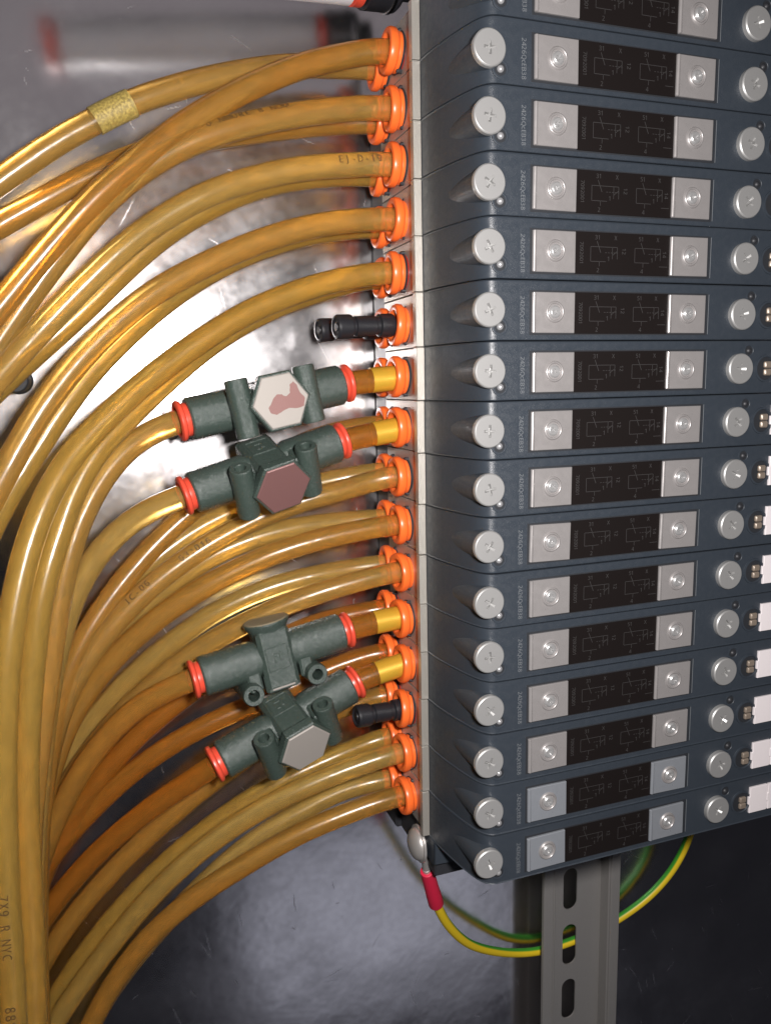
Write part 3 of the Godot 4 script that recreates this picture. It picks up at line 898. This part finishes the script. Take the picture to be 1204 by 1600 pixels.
	build_tube([Vector3(-4.5, 127.4, 18.0), Vector3(-10.0, 127.4, 18.0), Vector3(-14.0, 127.4, 18.0), Vector3(-17.7, 126.6, 15.0), Vector3(-30.8, 124.6, 13.0), Vector3(-46.1, 120.9, 12.0), Vector3(-61.3, 116.6, 12.0), Vector3(-76.1, 109.9, 13.0), Vector3(-89.8, 100.7, 15.0), Vector3(-101.1, 90.0, 17.0), Vector3(-111.4, 77.4, 19.0), Vector3(-119.2, 59.9, 19.0), Vector3(-125.6, 33.6, 19.0), Vector3(-135.2, -63.8, 19.0)], 2, "bright amber tube from the ninth rear fitting, above its printed neighbour")
	build_tube([Vector3(-4.5, 111.4, 31.0), Vector3(-10.0, 111.4, 31.0), Vector3(-14.0, 111.4, 31.0), Vector3(-29.0, 109.6, 30.0), Vector3(-45.7, 106.4, 29.0), Vector3(-61.9, 100.7, 27.0), Vector3(-78.3, 92.5, 25.0), Vector3(-92.3, 82.7, 23.0), Vector3(-104.4, 70.9, 21.0), Vector3(-114.4, 57.4, 20.0), Vector3(-122.2, 39.3, 19.0), Vector3(-128.8, 13.5, 17.0), Vector3(-137.7, -66.7, 15.0)], 1, "glossy amber tube from the tenth front fitting")
	build_tube([Vector3(-4.5, 111.4, 18.0), Vector3(-10.0, 111.4, 18.0), Vector3(-14.0, 111.4, 18.0), Vector3(-18.5, 111.3, 16.0), Vector3(-32.1, 111.0, 16.0), Vector3(-47.5, 109.5, 16.0), Vector3(-64.5, 105.0, 16.0), Vector3(-79.1, 97.1, 15.0), Vector3(-92.6, 87.1, 14.0), Vector3(-105.1, 74.6, 13.0), Vector3(-115.2, 60.7, 12.0), Vector3(-123.2, 40.0, 11.0), Vector3(-129.7, 9.6, 10.0), Vector3(-138.5, -71.0, 10.0)], 2, "glossy amber tube from the tenth rear fitting")
	build_tube([Vector3(-4.5, 95.4, 31.0), Vector3(-10.0, 95.4, 31.0), Vector3(-14.0, 95.3, 31.0), Vector3(-29.5, 92.5, 30.0), Vector3(-44.5, 88.6, 28.0), Vector3(-58.8, 82.8, 25.0), Vector3(-73.3, 75.3, 22.0), Vector3(-88.4, 64.8, 19.0), Vector3(-101.9, 52.4, 16.0), Vector3(-113.7, 37.8, 14.0), Vector3(-122.7, 22.2, 12.0), Vector3(-130.4, 0.6, 10.0), Vector3(-136.9, -28.7, 9.0), Vector3(-141.8, -71.8, 8.0)], 0, "amber tube from the eleventh front fitting, bright streak along it")
	build_tube([Vector3(-4.5, 95.4, 18.0), Vector3(-10.0, 95.4, 18.0), Vector3(-14.0, 95.3, 18.0), Vector3(-18.9, 94.6, 16.0), Vector3(-32.7, 93.6, 16.0), Vector3(-48.1, 90.9, 15.0), Vector3(-65.3, 85.2, 14.0), Vector3(-80.1, 76.3, 12.0), Vector3(-93.9, 65.9, 10.0), Vector3(-105.7, 53.7, 8.0), Vector3(-115.7, 40.0, 7.0), Vector3(-124.1, 22.0, 6.0), Vector3(-132.6, -9.1, 5.0), Vector3(-141.3, -74.8, 5.0)], 2, "yellow-lit amber tube from the eleventh rear fitting")
	build_tube([Vector3(-4.5, 79.4, 18.0), Vector3(-10.0, 79.4, 18.0), Vector3(-14.0, 79.3, 18.0), Vector3(-19.1, 78.1, 15.0), Vector3(-32.5, 75.8, 13.0), Vector3(-48.2, 70.5, 11.0), Vector3(-63.8, 63.4, 10.0), Vector3(-79.1, 54.3, 9.0), Vector3(-93.3, 44.0, 8.0), Vector3(-106.4, 31.5, 7.0), Vector3(-116.9, 18.2, 6.0), Vector3(-126.8, 1.2, 5.0), Vector3(-135.5, -20.1, 5.0), Vector3(-144.4, -53.8, 5.0)], 3, "dark amber tube passing behind the check valve with the square emblem")
	build_tube([Vector3(-76.5, 70.4, 36.0), Vector3(-79.7, 69.3, 35.0), Vector3(-86.2, 66.4, 32.0), Vector3(-93.0, 62.1, 29.0), Vector3(-101.9, 54.0, 25.0), Vector3(-111.3, 42.0, 21.0), Vector3(-119.6, 27.4, 17.0), Vector3(-127.2, 10.3, 14.0), Vector3(-133.6, -8.8, 12.0), Vector3(-139.8, -31.0, 11.0), Vector3(-145.0, -67.8, 11.0)], 1, "amber tube from the left end of the check valve with the square emblem")
	build_tube([Vector3(-4.5, 63.4, 18.0), Vector3(-10.0, 63.4, 18.0), Vector3(-14.0, 63.3, 18.0), Vector3(-17.5, 62.2, 16.0), Vector3(-31.4, 58.8, 15.0), Vector3(-46.2, 53.1, 14.0), Vector3(-60.6, 48.6, 13.0), Vector3(-73.9, 44.1, 12.0), Vector3(-91.1, 35.3, 10.0), Vector3(-106.0, 23.9, 8.0), Vector3(-118.9, 11.8, 7.0), Vector3(-130.0, -2.0, 6.0), Vector3(-139.2, -16.8, 5.0), Vector3(-148.4, -33.2, 5.0)], 3, "deep orange tube running between the two lower check valves")
	build_tube([Vector3(-4.5, 47.4, 18.0), Vector3(-10.0, 47.4, 18.0), Vector3(-14.0, 47.4, 18.0), Vector3(-17.6, 45.5, 15.0), Vector3(-33.8, 41.2, 13.0), Vector3(-49.8, 34.1, 11.0), Vector3(-68.0, 24.7, 10.0), Vector3(-83.7, 14.1, 9.0), Vector3(-98.2, 2.9, 8.0), Vector3(-112.6, -10.5, 7.0), Vector3(-124.9, -24.7, 6.0), Vector3(-135.3, -40.7, 5.0), Vector3(-147.2, -62.7, 5.0)], 1, "dull amber tube passing behind the lowest check valve")
	build_tube([Vector3(-71.6, 43.0, 37.0), Vector3(-75.6, 39.6, 35.0), Vector3(-82.4, 34.0, 31.0), Vector3(-90.3, 27.9, 27.0), Vector3(-103.4, 16.3, 21.0), Vector3(-115.3, 3.9, 16.0), Vector3(-126.4, -10.2, 12.0), Vector3(-135.5, -23.9, 9.0), Vector3(-144.8, -38.7, 7.0), Vector3(-153.9, -53.8, 7.0)], 3, "dark orange tube from the left end of the lowest check valve")
	build_tube([Vector3(-4.5, 31.4, 31.0), Vector3(-10.0, 31.4, 31.0), Vector3(-14.0, 31.4, 31.0), Vector3(-31.3, 27.4, 29.0), Vector3(-48.8, 21.8, 27.0), Vector3(-65.9, 13.2, 24.0), Vector3(-81.7, 2.2, 21.0), Vector3(-94.5, -9.1, 19.0), Vector3(-106.1, -22.0, 17.0), Vector3(-117.9, -36.8, 15.0), Vector3(-127.5, -49.6, 14.0), Vector3(-137.9, -66.0, 13.0)], 2, "amber tube from the second lowest front fitting, pale streak along it")
	build_tube([Vector3(-4.5, 31.4, 18.0), Vector3(-10.0, 31.4, 18.0), Vector3(-14.0, 31.3, 18.0), Vector3(-27.3, 26.5, 15.0), Vector3(-45.9, 20.9, 14.0), Vector3(-64.1, 12.5, 12.0), Vector3(-80.7, 1.8, 10.0), Vector3(-95.5, -9.6, 9.0), Vector3(-109.0, -22.8, 8.0), Vector3(-121.3, -37.7, 7.0), Vector3(-132.4, -54.3, 6.0), Vector3(-140.9, -71.4, 6.0)], 4, "amber tube from the second lowest rear fitting, just above its neighbour")
	build_tube([Vector3(-4.5, 15.4, 31.0), Vector3(-10.0, 15.4, 31.0), Vector3(-14.0, 15.3, 31.0), Vector3(-25.6, 13.1, 30.0), Vector3(-45.6, 7.5, 28.0), Vector3(-63.0, -0.3, 26.0), Vector3(-80.2, -9.4, 24.0), Vector3(-94.1, -19.8, 22.0), Vector3(-105.7, -32.9, 20.0), Vector3(-116.4, -49.6, 19.0), Vector3(-124.9, -68.4, 18.0)], 1, "lowest amber tube, sweeping down to the bottom edge")
	build_tube([Vector3(-4.5, 15.4, 18.0), Vector3(-10.0, 15.4, 18.0), Vector3(-14.0, 15.3, 18.0), Vector3(-27.7, 12.6, 15.0), Vector3(-40.4, 7.8, 14.0), Vector3(-52.7, 2.4, 13.0), Vector3(-64.9, -4.8, 12.0), Vector3(-77.1, -14.3, 11.0), Vector3(-89.2, -25.9, 9.0), Vector3(-101.0, -37.8, 8.0), Vector3(-112.6, -52.2, 7.0), Vector3(-123.4, -69.8, 6.0)], 2, "thin-looking amber tube just above the lowest one")
	# the short links between fittings and check valves, each with a golden sleeve
	for q in LINKS:
		var t := part("link_tube", sweep(smooth_path(q[0]), 3.8), M.tube[3], self)
		tag(t, q[1], "tube", "short link tubes beside the check valves")
		part("gold_sleeve", sweep(smooth_path(q[2]), 3.95), M.gold, t)
	# a pale pipe that crosses above, and the stud at the left
	build_pipe()
	var st := thing("stud", Vector3(-122.1, 160.6, 0.0), "short black stud standing on the panel at the left edge", "stud")
	s = Soup.new()
	s.lathe([[4.2, 0.0], [4.2, 0.8], [3.7, 1.0], [3.7, 11.4], [3.3, 11.9], [0.1, 12.0]], 32)
	part("post", s.mesh(), M.seam, st)

func build_pipe() -> void:
	var a: Vector3 = PIPE[0]
	var b: Vector3 = PIPE[1]
	var t := thing("silencer_pipe", a, "pale grey pipe with red collars and a black end, crossing above", "pipe")
	var L := (b - a).length()
	var s := Soup.new()
	s.rod(Vector3.ZERO, b - a, [[6.8, 8.0], [7.5, 8.6], [7.5, L - 12.0], [6.8, L - 11.4]], 40)
	part("pipe", s.mesh(), M.pipe, t)
	s = Soup.new()
	s.rod(Vector3.ZERO, b - a, [[6.0, 3.0], [7.8, 3.3], [7.8, 7.4], [6.0, 7.8]], 36)
	part("collar", s.mesh(), M.red, t)
	s = Soup.new()
	s.rod(Vector3.ZERO, b - a, [[6.0, L - 11.4], [7.7, L - 11.0], [7.7, L - 8.2], [6.0, L - 7.8]], 36)
	part("collar", s.mesh(), M.red, t)
	s = Soup.new()
	s.rod(Vector3.ZERO, b - a, [[6.4, L - 7.8], [8.4, L - 7.2], [8.4, L + 3.0], [7.6, L + 4.0], [5.0, L + 4.2], [5.0, L + 9.0], [3.0, L + 9.4]], 36)
	part("end_cap", s.mesh(), M.black, t)
	s = Soup.new()
	s.rod(Vector3.ZERO, b - a, [[8.4, L + 0.2], [8.9, L + 0.5], [8.9, L + 1.5], [8.4, L + 1.8]], 40)
	part("chrome_ring", s.mesh(), M.chrome, t)
const LINKS := [[[Vector3(-7.2, 159.1, 31.0), Vector3(-13.3, 158.8, 31.0), Vector3(-19.8, 158.1, 31.0), Vector3(-27.4, 157.3, 31.0)], "short link tube between manifold and topmost check valve", [Vector3(-9.4, 159.0, 31.0), Vector3(-13.3, 158.8, 31.0), Vector3(-17.9, 158.4, 31.0)]], [[Vector3(-7.1, 143.0, 31.0), Vector3(-12.6, 142.2, 31.0), Vector3(-20.2, 141.0, 31.0), Vector3(-29.2, 139.4, 31.0)], "short link tube between manifold and purple-faced check valve", [Vector3(-9.3, 142.6, 31.0), Vector3(-13.7, 142.0, 31.0), Vector3(-17.4, 141.5, 31.0)]], [[Vector3(-6.0, 79.9, 31.0), Vector3(-14.0, 79.6, 31.0), Vector3(-20.8, 78.9, 31.0), Vector3(-29.9, 77.9, 32.0)], "short link tube between manifold and sideways check valve", [Vector3(-8.3, 79.9, 31.0), Vector3(-14.0, 79.6, 31.0), Vector3(-18.7, 79.1, 31.0)]], [[Vector3(-5.8, 63.6, 31.0), Vector3(-13.2, 62.4, 31.0), Vector3(-20.1, 61.0, 31.0), Vector3(-27.3, 58.9, 31.0)], "short link tube between manifold and lowest check valve", [Vector3(-8.1, 63.3, 31.0), Vector3(-13.2, 62.4, 31.0), Vector3(-18.3, 61.4, 31.0)]]]
const WIRE := [Vector3(0.5, -23.9, 32.0), Vector3(3.9, -32.7, 29.0), Vector3(10.1, -45.2, 24.0), Vector3(21.4, -61.0, 17.0), Vector3(36.2, -73.9, 10.0), Vector3(50.9, -82.7, 5.0), Vector3(62.5, -85.9, 3.8), Vector3(76.8, -85.6, 3.8), Vector3(91.4, -83.6, 4.0), Vector3(102.0, -80.1, 4.5), Vector3(114.9, -72.9, 6.0), Vector3(125.9, -61.2, 8.0), Vector3(130.5, -47.9, 11.0), Vector3(130.5, -34.3, 15.0), Vector3(127.4, -21.1, 19.0)]
const SLOT_Y := -56.68
const PIPE := [Vector3(-110.8, 270.4, 33.0), Vector3(-7.1, 279.6, 21.0)]
